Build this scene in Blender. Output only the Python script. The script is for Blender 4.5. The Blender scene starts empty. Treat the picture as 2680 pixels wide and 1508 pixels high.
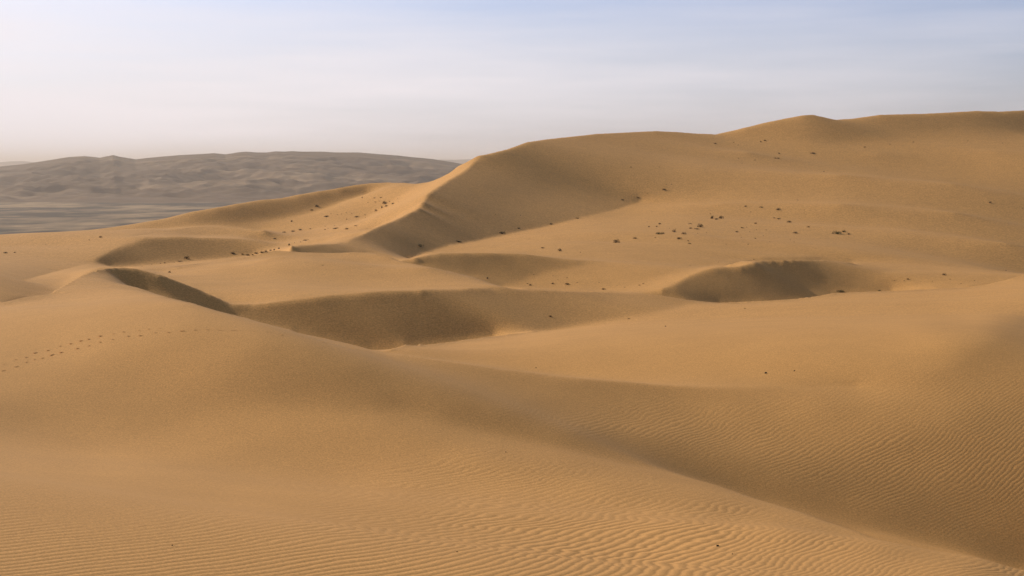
# Desert dunes under a pale sky. Everything is built here: camera, light, land, haze, shrubs.
# World: camera looks along +Y from z = 0, metres; the sand under the camera is 1.7 m below it.
import bpy, math, random
import numpy as np

SC = bpy.context.scene
C = SC.collection
R_ = math.radians

# ------------------------------------------------------------------ camera
FPX = 3235.0                                  # focal length in pixels of a 2680 px wide frame
PITCH = math.atan((754.0 - 430.0) / FPX)
cam_d = bpy.data.cameras.new('camera'); cam = bpy.data.objects.new('camera', cam_d); C.objects.link(cam)
cam_d.sensor_width = 36.0; cam_d.lens = 36.0 * FPX / 2680.0
cam_d.clip_start = 0.2; cam_d.clip_end = 60000.0
cam.location = (0, 0, 0); cam.rotation_euler = (math.pi / 2 - PITCH, 0, 0)
SC.camera = cam

# ------------------------------------------------------------------ light
SUN_AZ, SUN_EL = R_(-58.0), R_(25.0)          # azimuth from +Y, clockwise positive
SC.view_settings.view_transform = 'Standard'; SC.view_settings.look = 'None'
SC.view_settings.exposure = 0.0; SC.view_settings.gamma = 1.0
world = bpy.data.worlds.new('World'); SC.world = world; world.use_nodes = True
nt = world.node_tree; nt.nodes.clear()
def N(tree, t, **kw):
    n = tree.nodes.new(t)
    for k, v in kw.items():
        if k.startswith('i_'): n.inputs[k[2:].replace('_', ' ')].default_value = v
        else: setattr(n, k, v)
    return n
sky = N(nt, 'ShaderNodeTexSky', sky_type='NISHITA', sun_disc=False, sun_elevation=SUN_EL, sun_rotation=SUN_AZ,
        altitude=300.0, air_density=1.0, dust_density=3.5, ozone_density=1.5)
bg = N(nt, 'ShaderNodeBackground'); bg.inputs['Strength'].default_value = 0.12
wo = N(nt, 'ShaderNodeOutputWorld'); tc = N(nt, 'ShaderNodeTexCoord'); L = nt.links.new
def M_(op, a, b=None, c=None, clamp=False):
    n = N(nt, 'ShaderNodeMath', operation=op); n.use_clamp = clamp
    for k, v in enumerate((a, b, c)):
        if v is None: continue
        if isinstance(v, (int, float)): n.inputs[k].default_value = v
        else: L(v, n.inputs[k])
    return n.outputs[0]
# thin dusty cirrus over the low sky: a veil by direction, in long streaks along the horizon
mp = N(nt, 'ShaderNodeMapping'); mp.inputs['Scale'].default_value = (1.5, 1.5, 17.0); mp.inputs['Rotation'].default_value = (0, R_(1.5), 0)
n1 = N(nt, 'ShaderNodeTexNoise'); n1.inputs['Scale'].default_value = 1.5; n1.inputs['Detail'].default_value = 5.0; n1.inputs['Roughness'].default_value = 0.5
L(tc.outputs['Generated'], mp.inputs['Vector']); L(mp.outputs['Vector'], n1.inputs['Vector'])
sp = N(nt, 'ShaderNodeSeparateXYZ'); L(tc.outputs['Generated'], sp.inputs[0])
fac = M_('ADD', .68, M_('MULTIPLY', M_('SUBTRACT', n1.outputs['Fac'], .5), 1.05))
fac = M_('SUBTRACT', fac, M_('MULTIPLY', M_('SUBTRACT', sp.outputs[2], .05), 2.6))
fac = M_('SUBTRACT', fac, M_('MULTIPLY', sp.outputs[0], .72))
fac = M_('SUBTRACT', fac, M_('MULTIPLY', M_('MAXIMUM', M_('SUBTRACT', .88, sp.outputs[1]), 0.0), .8), clamp=True)
tint = N(nt, 'ShaderNodeMixRGB', blend_type='MULTIPLY'); tint.inputs['Fac'].default_value = 1.0; hi = N(nt, 'ShaderNodeMapRange'); hi.inputs[1].default_value = .15; hi.inputs[2].default_value = .45; L(sp.outputs[2], hi.inputs[0])
tc2 = N(nt, 'ShaderNodeMixRGB'); tc2.inputs['Color1'].default_value = (0.72, 0.93, 1.42, 1); tc2.inputs['Color2'].default_value = (1.0, .90, .74, 1); L(hi.outputs[0], tc2.inputs['Fac']); L(tc2.outputs[0], tint.inputs['Color2'])
veil = N(nt, 'ShaderNodeMixRGB'); veil.inputs['Color2'].default_value = (7.95, 7.5, 7.85, 1)
L(sky.outputs['Color'], tint.inputs['Color1']); L(tint.outputs['Color'], veil.inputs['Color1']); L(fac, veil.inputs['Fac'])
L(veil.outputs['Color'], bg.inputs['Color']); L(bg.outputs[0], wo.inputs['Surface'])

sun_d = bpy.data.lights.new('sun', 'SUN'); sun = bpy.data.objects.new('sun', sun_d); C.objects.link(sun)
sun_d.energy = 3.5; sun_d.angle = R_(0.5); sun_d.color = (1.0, 0.90, 0.76)
sun.rotation_euler = (math.pi / 2 - SUN_EL, 0, math.pi - SUN_AZ)   # shines from azimuth SUN_AZ

# ------------------------------------------------------------------ helpers
def tag(o, label=None, cat=None, group=None, kind=None):
    for k, v in (('label', label), ('category', cat), ('group', group), ('kind', kind)):
        if v: o[k] = v
    return o
def mesh_from(name, co, faces_flat, nper, smooth=True):
    me = bpy.data.meshes.new(name)
    co = np.asarray(co, np.float32).reshape(-1, 3); f = np.asarray(faces_flat, np.int32).ravel()
    me.vertices.add(len(co)); me.vertices.foreach_set('co', co.ravel())
    me.loops.add(len(f)); me.loops.foreach_set('vertex_index', f)
    n = len(f) // nper
    me.polygons.add(n); me.polygons.foreach_set('loop_start', np.arange(n, dtype=np.int32) * nper)
    if smooth: me.polygons.foreach_set('use_smooth', np.ones(n, bool))
    me.update(calc_edges=True)
    return me
def link(name, me, mat=None, parent=None):
    o = bpy.data.objects.new(name, me); C.objects.link(o)
    if mat: me.materials.append(mat)
    if parent: o.parent = parent
    return o
def grid_faces(nr, nc, wrap=False):
    i, j = np.meshgrid(np.arange(nr - 1), np.arange(nc if wrap else nc - 1), indexing='ij'); j2 = (j + 1) % nc
    return np.stack([i * nc + j, i * nc + j2, (i + 1) * nc + j2, (i + 1) * nc + j], -1).ravel()
# gradient noise in numpy
_rs = np.random.RandomState(7); _perm = _rs.permutation(512); _ga = _rs.uniform(0, 2 * np.pi, 512)
def gnoise(x, y):
    x0 = np.floor(x).astype(int); y0 = np.floor(y).astype(int); fx = x - x0; fy = y - y0
    def g(ix, iy, dx, dy):
        a = _ga[_perm[(_perm[ix & 511] + iy) & 511]]; return np.cos(a) * dx + np.sin(a) * dy
    u = fx * fx * fx * (fx * (fx * 6 - 15) + 10); v = fy * fy * fy * (fy * (fy * 6 - 15) + 10)
    a = g(x0, y0, fx, fy) * (1 - u) + g(x0 + 1, y0, fx - 1, fy) * u
    b = g(x0, y0 + 1, fx, fy - 1) * (1 - u) + g(x0 + 1, y0 + 1, fx - 1, fy - 1) * u
    return (a * (1 - v) + b * v) * 1.5
def fbm(x, y, o=5, rough=0.5):
    s = 0; a = 1.0
    for k in range(o): s = s + a * gnoise(x * 2**k + 17.3 * k, y * 2**k - 9.1 * k); a *= rough
    return s

# ------------------------------------------------------------------ survey of the dunes
# crest lines (x, y in a 2680 x 1508 view, distance of the crest in m, distance where the ground shows again)
CREST = dict(
C1=[(0,794,48,95),(68,778,50,100),(130,770,52,105),(165,750,56,112),(213,723,63,118),(251,707,68,120),(284,702,70,120),(319,701,71,115),(354,704,71,105),(390,712,70.8,97),(428,723,70.6,90),(473,740,70.4,84),(517,757,70.3,79),(561,777,70.2,75),(600,794,70,72)],
N=[(345,752,66,69),(443,780,58,67.9),(502,794,55,68.2),(561,812,52,68.4),(620,827,49,68.2),(679,843,46,67.5),(760,864,43,66.6),(778,871,42,66.4),(896,896,38,65.7),(970,915,36,65.2),(1003,919,35.5,65),(1029,912.5,36,65.2),(1056,904.6,37,65.4),(1103,904,39.5,65.7),(1162,898,42,66.2),(1221,890,45,66.8),(1290,881,49.5,67.3),(1339,875.6,54,66),(1400,867,58,62)],
C3=[(1365,757.5,76,107.5),(1400,758.5,76,108),(1468,762,77,108),(1615,766,80,106),(1734,774,80,106),(1793,785,80,105.5),(1881,793,82,108),(2000,788,84,110.5),(2082,783,86,113.5),(2141,775.6,88,116),(2174,769,90,118.5),(2215,766,92,119.5),(2333,762,98,121.3),(2452,756,103,119),(2525,753,107,119),(2585,744.6,111,121),(2644,731,115,124),(2680,719.5,118,128)],
M=[(470,699,104,106),(520,692,106,120),(561,687,108,142),(600,680,110,156),(650,671,112,165),(690,660,113,158),(719,656,113,145),(760,659,114,120),(793,661,112,121),(867,663,111,124),(926,661,110,128),(970,662,110,130),(1014,671.6,107,128),(1050,685,103.5,118.5),(1133,701,99.5,117.3),(1192,714.5,94.5,116.6),(1236,725,90.5,116),(1274,738,87,115.2),(1310,750,82,114.4),(1333,755.3,77.8,111),(1360,757.2,76.2,108)],
S=[(1905,694,119.8,130),(1940,684,122.6,136),(1977,683,120.8,138),(2068,680.5,123,140),(2156,681,127.5,143),(2230,688.5,130.5,143)],
SKY=[(0,614,310,0),(59,611,308,0),(148,608,300,0),(236,602,300,0),(295,595,300,0),(354,586,300,0),(428,573,300,0),(502,555,300,0),(561,545,300,0),(620,534,302,0),(679,524,305,0),(734,519.5,308,0),(793,508,310,0),(867,496,313,0),(926,485.5,315,0),(970,480,316,0),(1014,478,317,0),(1059,480,313,0),(1097,483,298,0),(1144,471,275,0),(1174,454.5,264,0),(1206,432,256,0),(1236,418,250,0),(1251,409,247,0),(1280,403,250,0),(1325,392,255,0),(1379,373,266,0),(1423,366,275,0),(1468,361,283,0),(1561,351,297,0),(1640,347,306,0),(1717,343.5,311,0),(1773,346,315,0),(1821,350,317,0),(1873,352,318,0),(1925,341,319,0),(1994,323.5,321,0),(2053,311,323,0),(2103,302,324,0),(2127,301,325,0),(2156,307,327,0),(2186,314,329,0),(2230,311,331,0),(2304,301,334,0),(2422,298,340,0),(2555,291,347,0),(2614,292.5,350,0),(2680,289.5,355,0)],
)
# polylines without occlusion, q only (x,row,d)
LINE = dict(
C2=[(605,796,69.7),(660,798,69.6),(700,796,69.3),(778,790,69.2),(825,780,69.4),(911,774,69.8),(985,767,70.1),(1103,762,70.8),(1251,757,73.5),(1290,756.5,74.6)],
RB=[(2127,378,305),(2200,371,309),(2304,364,313),(2422,354,321),(2555,350,327),(2680,354,333)],
BOTTOM=[(-60,1530,5.2),(700,1530,5.1),(1400,1530,5.2),(2000,1530,5.6),(2300,1530,6.2)],
G=[(2740,1512,13.6),(2680,1489,14),(2516,1435,15.2),(2411,1407,16.1),(2166,1345,18.3),(1920,1277,21.3),(1741,1231,23)],
E=[(1044,923,30),(1162,943,29.5),(1280,960,29.3),(1420,975,29.1),(1556,991,28.9),(1704,1007,28.8),(1822,1014,28.8),(2050,1015,29),(2250,1010,29.3)],
K=[(1242,424,242),(1230,437,237),(1209,453,228),(1162,481,211),(1121,508,195),(1106,531,185),(1097,546,178),(1044,573,167),(985,596,154),(941,617,144),(900,637,134.5),(837,640,127),(760,646,121.8)],
BOWL=[(1073,679,142),(1110,662,150),(1177,641,161),(1251,629,172),(1325,613,183),(1420,596,195),(1527,568,212),(1615,547.6,228.5),(1674,528,239)],
D2=[(1085,678,118.8),(1103,672,119.8),(1162,664,121.2),(1251,662,122.2),(1339,664,123),(1379,666,123),(1453,676,122.9),(1497,682,122.5),(1571,684,123.2)],
S2=[(1734,757,107),(1760,745,109),(1822,720,112.6),(1866,704,114.6),(1899,700,115.8),(1940,698,116.3),(1976,689.5,117.8)],
S3=[(2304,700,132),(2342,706,132)],
T4B=[(300,604,292),(400,600,290),(500,592,289),(600,583,291),(700,575,293),(800,560,296),(850,545,300),(900,525,305),(960,507,309.5)],
T=[(60,735,118),(148,711,145),(236,688,158),(295,658,165),(340,641,169),(384,624,172),(473,621,173.6),(561,623,174.4),(679,629,174)],
TB=[(290,698,159),(360,692,162),(473,685,164.4),(560,678,166.5),(660,668,168)],
T2=[(348,620,178),(413,608,195),(487,595,205),(546,591,207),(620,596,203),(694,604,195)],
)
PT = [(50,690,150),(50,650,185),(150,650,180),(250,640,175),(200,620,235),(50,625,250),
(330,703,112),(480,705,100),(600,690,106),(450,720,94),(600,720,98),(560,760,80),
(800,590,235),(900,560,247),(1000,545,252),(1000,515,288),(450,590,240),
(850,612,180),(760,640,140),
(700,700,103),(905,685,103),
(1500,900,36),(2000,900,33),(1700,830,55),(2000,830,58),(2300,830,58),
(1250,645,144),(1400,640,149),(1600,640,153),(1400,615,178),(1600,590,184),(1900,640,165),(1900,590,190),(2200,640,165),(2200,590,190),(2500,640,158),(2500,590,190),(2300,688,142),(2450,710,133),(2640,690,140),(2640,600,181),
(1900,520,222),(2200,520,215),(2500,520,215),(1900,440,260),(2200,440,247),(2500,440,245),(2300,390,298),(2600,385,303),(1960,380,285),
]
# shading regions, painter's order: (polygon, blur px, samples)
REG = []
def R(name, poly, blur, s): REG.append((name, poly, blur, s))
B=3000
R('mid', [(-B,-B),(B*2,-B),(B*2,B),(-B,B)], 1, [
(1300,735,128),(1500,700,135),(1500,740,142),(1650,720,145),(1700,680,134),(1600,640,138),(1400,640,146),(1250,655,148),(1700,600,136),(1500,600,146),(1350,620,150),(1700,545,139),(1900,560,129),(1900,640,128),(2050,660,130),(1900,490,134),(2100,560,130),(2300,600,132),(2500,640,128),(2500,700,118),(2350,660,120),(2400,720,115),(2600,600,122),(2650,680,110),(2200,740,112),(2400,480,126),(2300,540,120),(2600,420,133),(2500,540,118),(2650,560,112),(2200,460,127),(2300,420,118),(2600,370,128),(2000,400,116),(1850,420,108),(2050,430,120),(2200,400,116),(1750,470,122),(1900,460,128),(1650,560,142),(2000,360,120),(1930,355,114),(2350,385,124),(2500,380,126),(2450,540,122),(2640,640,118),(2300,500,126),(2150,510,132),(2000,530,130),
(100,650,140),(200,630,142),(50,720,120),(100,745,110),(250,620,145),(50,620,147),(20,680,138),(230,665,140),(300,630,146),(340,615,146),(500,690,124),(400,692,118),(600,675,122),(560,685,128),(420,700,128),(650,650,112),(700,590,128),(550,580,122),(800,580,122),(900,570,134),(1000,510,118),(1050,505,126),(780,600,138),(850,600,148),(900,545,116),(1000,545,138),(700,615,132),(650,612,128),(450,560,146),(450,582,118),(350,592,118),(300,600,128),(800,620,148),(730,640,142),(760,615,140)])
R('rightstrip',[(1900,352),(1960,345),(2080,335),(2110,365),(2200,372),(2350,358),(2500,345),(2600,350),(2800,352),(2800,200),(1900,200)],9,[
(2000,330,120),(2060,318,128),(2085,325,128),(2150,320,98),(2110,350,104),(2200,350,96),(2300,330,93),(2400,320,90),(2500,320,88),(2600,310,84),(2650,325,82),(2500,340,92),(1940,345,114)])
R('bowl',[(1251,405),(1242,424),(1230,437),(1209,453),(1162,481),(1121,508),(1106,531),(1097,546),(1044,573),(985,596),(941,617),(905,637),(840,640),(719,652),(730,700),(1056,700),(1073,678),(1110,660),(1177,641),(1251,629),(1325,612),(1409,596),(1527,568),(1615,547),(1674,528),(1720,500),(1760,455),(1800,430),(1880,400),(1900,370),(1900,300),(1251,300)],2,[
(1250,440,96),(1350,420,95),(1300,500,82),(1400,480,85),(1500,420,98),(1500,380,101),(1600,400,104),(1700,370,106),(1150,540,92),(1200,560,86),(1300,580,90),(1400,560,98),(1500,530,100),(1550,500,98),(1650,470,106),(1600,530,110),(1100,600,90),(1000,620,96),(1150,620,92),(1050,650,90),(950,650,90),(850,650,90),(760,652,92),(1700,430,104),(1800,390,109),(1850,360,110),(1000,600,118),(950,625,112),(1750,470,118)])
R('bowlr',[(1480,560),(1560,520),(1680,440),(1800,400),(1950,380),(1950,470),(1800,500),(1700,530),(1600,556)],22,[(1550,530,102),(1700,460,110),(1850,420,116),(1650,520,116),(1800,450,122)])
R('flank',[(1251,405),(1242,424),(1230,437),(1209,453),(1162,481),(1121,508),(1106,531),(1097,546),(1044,573),(985,596),(930,617),(880,634),(800,640),(715,650),(640,672),(760,625),(860,600),(950,572),(1010,540),(1060,510),(1110,480),(1160,440),(1220,400)],2.5,[
(1220,420,166),(1170,460,166),(1120,490,166),(1080,530,165),(1000,560,162),(950,590,158),(880,610,154),(800,628,148),(700,648,142)])
R('T4',[(560,553),(640,536),(740,522),(800,520),(850,505),(860,520),(800,550),(740,572),(650,582),(560,590),(480,596),(400,600),(330,602),(400,585),(480,568)],7,[
(350,598,116),(450,582,106),(550,563,102),(650,545,94),(700,540,92),(650,570,104),(750,550,98),(800,530,98),(840,520,102)])
R('T4b',[(860,500),(930,488),(1014,474),(1080,478),(1120,482),(1080,490),(1000,502),(900,506)],2,[(900,500,104),(950,492,92),(1020,488,88),(1080,484,96)])
R('T2',[(352,618),(413,606),(487,594),(546,590),(620,596),(694,604),(760,612),(690,617),(600,617),(500,618),(420,620),(384,622)],2.5,[(450,605,104),(550,603,100),(620,606,106),(700,609,118)])
R('T3',[(614,620),(660,617),(740,623),(700,628),(640,627)],2,[(650,622,100)])
R('T',[(148,713),(236,690),(280,664),(310,650),(340,641),(384,624),(473,621),(561,623),(679,629),(735,640),(700,655),(640,664),(560,674),(470,682),(380,690),(300,700),(200,716)],5,[
(350,655,92),(300,680,98),(400,650,92),(500,645,96),(600,645,104),(680,640,106),(450,670,102),(550,665,110),(230,700,102),(180,710,112),(650,655,112)])
R('D2',[(1073,682),(1103,672),(1162,664),(1251,662),(1339,664),(1379,666),(1453,676),(1497,682),(1571,684),(1480,700),(1420,712),(1380,728),(1330,745),(1300,752),(1230,735),(1130,715)],3,[
(1150,685,88),(1250,685,86),(1350,680,93),(1250,705,94),(1450,685,104),(1330,705,106),(1400,697,110),(1290,735,114),(1320,725,114)])
R('M',[(719,655),(793,661),(867,663),(926,660),(970,662),(1014,671),(1050,684),(1133,700),(1192,714),(1236,725),(1274,738),(1310,750),(1340,757),(1340,900),(300,900),(413,708),(480,702),(561,688),(650,672)],2,[
(640,780,150),(500,735,148),(700,740,152),(700,690,152),(620,680,146),(850,700,146),(850,760,145),(1000,720,150),(900,685,142),(1050,692,162),(1100,710,154),(1200,735,152),(1300,752,150),(950,750,150),(780,672,150),(760,690,140),(830,692,132),(950,700,142),(1000,695,148)])
R('stail',[(1560,760),(1650,745),(1750,718),(1822,703),(1899,692),(1940,683),(1980,684),(1976,690),(1899,701),(1822,720),(1770,745),(1734,765),(1600,775)],4,[(1650,755,150),(1750,730,158),(1850,703,162),(1700,745,156),(1950,690,174)])
R('S',[(1976,690),(1987,682),(2068,680),(2156,681),(2230,688),(2304,700),(2342,705),(2300,716),(2220,730),(2150,745),(2100,765),(2100,800),(1780,800),(1770,770),(1775,745),(1800,728),(1822,719),(1866,704),(1899,700),(1940,698)],3,[
(1850,730,106),(1800,745,122),(1900,720,90),(1900,770,88),(2000,720,88),(2000,770,86),(2100,710,85),(2200,700,92),(2090,750,95),(2300,708,100),(2200,722,104)])
R('wall',[(600,795),(660,798),(700,796),(778,790),(825,780),(911,774),(985,767),(1103,762),(1251,757),(1420,759),(1468,762),(1615,766),(1734,774),(1822,789),(1800,800),(1700,815),(1556,843),(1423,866),(1221,900),(1000,930),(600,860)],2,[
(700,815,98),(800,820,90),(900,810,90),(900,880,80),(1000,900,76),(1000,800,92),(1100,850,82),(1150,890,74),(1200,780,100),(1250,860,85),(1300,800,102),(1400,785,112),(1400,840,108),(1550,780,122),(1550,820,122),(1700,785,126),(1780,792,132),(1650,805,134)])
R('face',[(300,712),(330,700),(390,706),(428,718),(473,738),(517,755),(561,775),(605,796),(684,824),(760,852),(830,880),(760,880),(502,800),(384,768),(325,752),(285,742)],3,[
(305,722,138),(330,728,112),(400,740,92),(500,770,86),(600,808,87),(650,825,96),(760,858,100)])
R('plateau',[(1003,921),(1029,912),(1056,904),(1103,903),(1162,898),(1221,890),(1339,875),(1423,866),(1556,846),(1674,826),(1760,808),(1822,789),(1881,793),(2082,783),(2215,766),(2333,762),(2525,753),(2585,744),(2680,719),(2900,650),(2900,1500),(900,1500)],3,[
(1500,900,150),(1300,930,151),(1150,922,144),(1250,902,150),(1700,860,150),(1700,950,152),(1500,960,152),(2000,850,150),(2000,950,152),(2200,800,148),(2450,780,149),(2200,900,147),(2500,850,142),(2600,765,154),(2400,890,155),(2540,825,154),(2660,775,152),(2650,860,120),(2610,930,120),(2400,960,142),(2200,1000,144),(1900,1000,150),(1423,868,158),(1550,848,156),(1650,828,150),(1040,915,150),(1800,820,148)])
R('ripple',[(1000,922),(1044,923),(1162,943),(1280,960),(1420,975),(1556,991),(1704,1007),(1822,1014),(2050,1018),(2250,1010),(2500,960),(2620,880),(2720,800),(2900,800),(2900,1600),(2680,1489),(900,1600),(700,1000),(860,900)],5,[
(1100,950,124),(1200,1000,120),(1150,1050,110),(1300,1050,116),(1400,1000,122),(1500,1100,118),(1700,1100,122),(1700,1200,108),(1900,1060,134),(2000,1150,124),(2200,1100,132),(2400,1060,134),(2600,1000,126),(2640,1100,117),(2600,1200,112),(2400,1200,117),(2300,1300,106),(2600,1350,106),(2500,1400,96),(1900,1250,100),(2100,1310,96),(2350,1375,93),(2600,1440,90),(1300,1112,98),(1500,1158,98),(1700,1208,96),(1200,1088,96),(2100,1050,142),(2300,1030,142),(2660,880,119),(1050,940,122),(1000,1000,108),(900,950,118)])
R('fore',[(-200,800),(0,794),(130,770),(200,712),(284,702),(300,725),(278,738),(325,749),(384,765),(443,780),(502,794),(561,812),(679,843),(760,864),(896,896),(970,915),(1003,919),(1010,930),(1000,1000),(1060,1052),(1110,1072),(1198,1102),(1321,1133),(1426,1158),(1531,1184),(1636,1212),(1741,1236),(1800,1250),(1920,1282),(2060,1320),(2166,1350),(2306,1387),(2411,1412),(2516,1440),(2621,1475),(2680,1494),(2900,1600),(-200,1600)],6,[
(50,830,151),(250,760,158),(200,900,151),(50,960,140),(300,1000,132),(50,1100,126),(400,1080,131),(600,900,139),(760,900,128),(850,930,114),(950,990,103),(1030,1045,98),(800,1000,112),(700,980,124),(500,950,138),(100,1200,143),(100,1150,135),(300,1200,146),(500,1150,144),(700,1100,140),(850,1080,143),(950,1100,143),(1050,1130,140),(700,1300,143),(300,1350,140),(100,1450,138),(700,1450,140),(1000,1250,148),(1200,1200,144),(1300,1300,146),(1300,1450,143),(1500,1300,146),(1700,1350,149),(1800,1450,152),(2000,1400,152),(2200,1450,150),(2400,1485,145),(1700,1270,138),(1400,1190,138),(2100,1370,138),(620,860,141),(400,830,150),(900,905,124),(980,930,118),(1110,1090,128),(1198,1116,128),(1321,1146,132),(1531,1196,134),(1741,1248,134),(1920,1294,132),(2166,1360,130),(2411,1424,128),(2680,1504,124),(900,1040,116),(750,930,120),(300,740,150)])

# ------------------------------------------------------------------ the dune surface
# A height field in polar coordinates about the camera foot: q = z / distance on a grid of azimuth and log distance.
# It is the smoothest surface that passes through the crest and trough lines above at their distances, hides what the
# crests hide, and has the slopes towards the sun that the dune faces show.
import time
TEN_ = 60.0; MU_ = 3e4; WC_ = 2e7
F=3235.;CX=1340.;CY=754.;HOR=430.;B_=np.arctan((CY-HOR)/F)
sb,cb=np.sin(B_),np.cos(B_)
SUNAZ=np.radians(-58.);SUNEL=np.radians(25.)
KL,AMB=.485,.12
def pix2(x,y):
    u=(np.asarray(x,float)-CX)/F; v=(CY-np.asarray(y,float))/F
    Y=cb+v*sb; Z=-sb+v*cb
    return np.arctan2(u,Y), Z/np.hypot(u,Y)
def to_pix(th,q):
    Zc=np.cos(th)*cb-q*sb
    return CX+F*np.sin(th)/Zc, CY-F*(np.cos(th)*sb+q*cb)/Zc
# shading map at 1/4
W4,H4=670,377
def polymask(poly):
    yy,xx=np.mgrid[0:H4,0:W4]; xx=xx*4+2.; yy=yy*4+2.
    m=np.zeros((H4,W4),bool); n=len(poly)
    for i in range(n):
        x0,y0=poly[i];x1,y1=poly[(i+1)%n]
        if y0==y1: continue
        c=((y0>yy)!=(y1>yy))&(xx<(x1-x0)*(yy-y0)/(y1-y0)+x0)
        m^=c
    return m.astype(float)
def blur(a,s):
    if s<.3: return a
    r=int(3*s+1);k=np.exp(-.5*(np.arange(-r,r+1)/s)**2);k/=k.sum()
    p=np.pad(a,((r,r),(r,r)),mode='edge')
    p=sum(k[i]*p[i:i+a.shape[0]] for i in range(2*r+1))
    return sum(k[i]*p[:,i:i+a.shape[1]] for i in range(2*r+1))
def interp(s):
    s=np.array(s,float); yy,xx=np.mgrid[0:H4,0:W4]; xx=xx*4+2.; yy=yy*4+2.
    num=np.zeros((H4,W4));den=num.copy()
    for x,y,l in s:
        d2=((xx-x)*.6)**2+((yy-y)*1.3)**2+1200
        w=d2**-1.6
        num+=w*l;den+=w
    return num/den
def shademap():
    out=None
    for name,poly,bl,s in REG:
        v=interp(s); m=polymask(poly)
        if out is None: out=v;continue
        m=blur(m,bl/4.)
        out=out*(1-m)+v*m
    return out
def lin(L): 
    c=L/255.; return np.where(c<=.04045,c/12.92,((c+.055)/1.055)**2.4)
TH0,TH1=np.radians(-26.5),np.radians(26.5)
S0,S1=np.log(3.),np.log(900.)
def bil(a,i,j):
    n,m=a.shape
    i=np.clip(i,0,n-1.001);j=np.clip(j,0,m-1.001)
    i0=i.astype(int);j0=j.astype(int);fi=i-i0;fj=j-j0
    return a[i0,j0]*(1-fi)*(1-fj)+a[i0+1,j0]*fi*(1-fj)+a[i0,j0+1]*(1-fi)*fj+a[i0+1,j0+1]*fi*fj
def resample(pl,step=6.):
    pl=np.array(pl,float);out=[]
    for a,b in zip(pl[:-1],pl[1:]):
        n=max(1,int(abs(b[0]-a[0])/step))
        for k in range(n): out.append(a+(b-a)*k/n)
    out.append(pl[-1]);return np.array(out)
def constraints(step):
    C=[] # th,s,q,w,kind  kind0: value, 1: dq/ds value
    def add(th,s,q,w,k=0): C.append(np.stack([th,s,q,np.full_like(th,w),np.full_like(th,k)],1))
    for name,pl in CREST.items():
        p=resample(pl,step); th,q=pix2(p[:,0],p[:,1]); s=np.log(p[:,2])
        add(th,s,q,1.); add(th,s,0*q,1.,1)
        if name=='SKY':
            add(th,s+.1,q-.02,.4);add(th,s+.22,q-.06-.0*q,.4); d=np.exp(s+.6); add(th,s+.6,-60/d,.1); add(th,0*s+np.log(880),-90/880.+0*s,.1)
        else:
            sl=np.log(p[:,3]); g=sl-s
            add(th,sl,q,.6)
            big=g>.03
            add(th[big],(s+g*.5)[big],(q-np.minimum(DIP*g,.03))[big],.2)
    for name,pl in LINE.items():
        p=resample(pl,step); th,q=pix2(p[:,0],p[:,1]); add(th,np.log(p[:,2]),q,.5 if name not in('C2','K','G','E') else (.04 if name in('G','E') else 1.))
    p=np.array(PT,float); th,q=pix2(p[:,0],p[:,1]); add(th,np.log(p[:,2]),q,PTW)
    # camera foot
    th=np.linspace(TH0,TH1,40); add(th,0*th+np.log(3.0),0*th-1.72/3.0,.5)
    return np.concatenate(C)
PTW=.03
TEN=TEN_
DIP=.035
ISO=.3
CREASE=('K','C2','E','BOWL','D2','S2','T','T2')
def creases(g):
    m=np.ones((g.nt,g.ns))
    if g.nt<200: return m
    L=[(n,p) for n,p in LINE.items() if n in CREASE]+[(n,p) for n,p in CREST.items() if n!='SKY']
    for n,pl in L:
        p=resample(pl,1.);th,_=pix2(p[:,0],p[:,1]);i=(th-TH0)/g.ht;j=(np.log(p[:,2])-S0)/g.hs
        for di in(0,1):
            for dj in(0,1):
                a=np.floor(i).astype(int)+di;b=np.floor(j).astype(int)+dj
                ok=(a>=0)&(a<g.nt)&(b>=0)&(b<g.ns);m[a[ok],b[ok]]=CRW
    return m
CRW=.04
def masks(g):
    hid=np.zeros((g.nt,g.ns),bool);qc=np.zeros((g.nt,g.ns));sk=np.full(g.nt,9.)
    for name,pl in CREST.items():
        p=resample(pl,4.);th,q=pix2(p[:,0],p[:,1]);s=np.log(p[:,2])
        ext=name in('SKY','C1','C3'); 
        ss=np.interp(g.th,th,s);qq=np.interp(g.th,th,q)
        inr=(g.th>=th[0]-1e-6)&(g.th<=th[-1]+1e-6)
        if name=='SKY': sl=ss+9;inr[:]=True;sk=ss
        else:
            if name=='C1': inr|=g.th<th[0]
            if name=='C3': inr|=g.th>th[-1]
            sl=np.interp(g.th,th,np.log(p[:,3]))
        m=inr[:,None]&(g.s[None]>ss[:,None]+g.hs*.3)&(g.s[None]<sl[:,None]-g.hs*.3)
        hid|=m; qc=np.where(m,qq[:,None],qc)
    return hid,qc,sk
class Grid:
    def __init__(g,nt,ns):
        g.nt,g.ns=nt,ns; g.th=np.linspace(TH0,TH1,nt);g.s=np.linspace(S0,S1,ns)
        g.ht=g.th[1]-g.th[0];g.hs=g.s[1]-g.s[0]
def slopes_cell(g,q):
    a=(q[1:]+q[:-1])*.5; pr=(a[:,1:]-a[:,:-1])/g.hs+(a[:,1:]+a[:,:-1])*.5
    pt=(q[1:]-q[:-1])/g.ht; pt=(pt[:,1:]+pt[:,:-1])*.5
    return pr,pt
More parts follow.
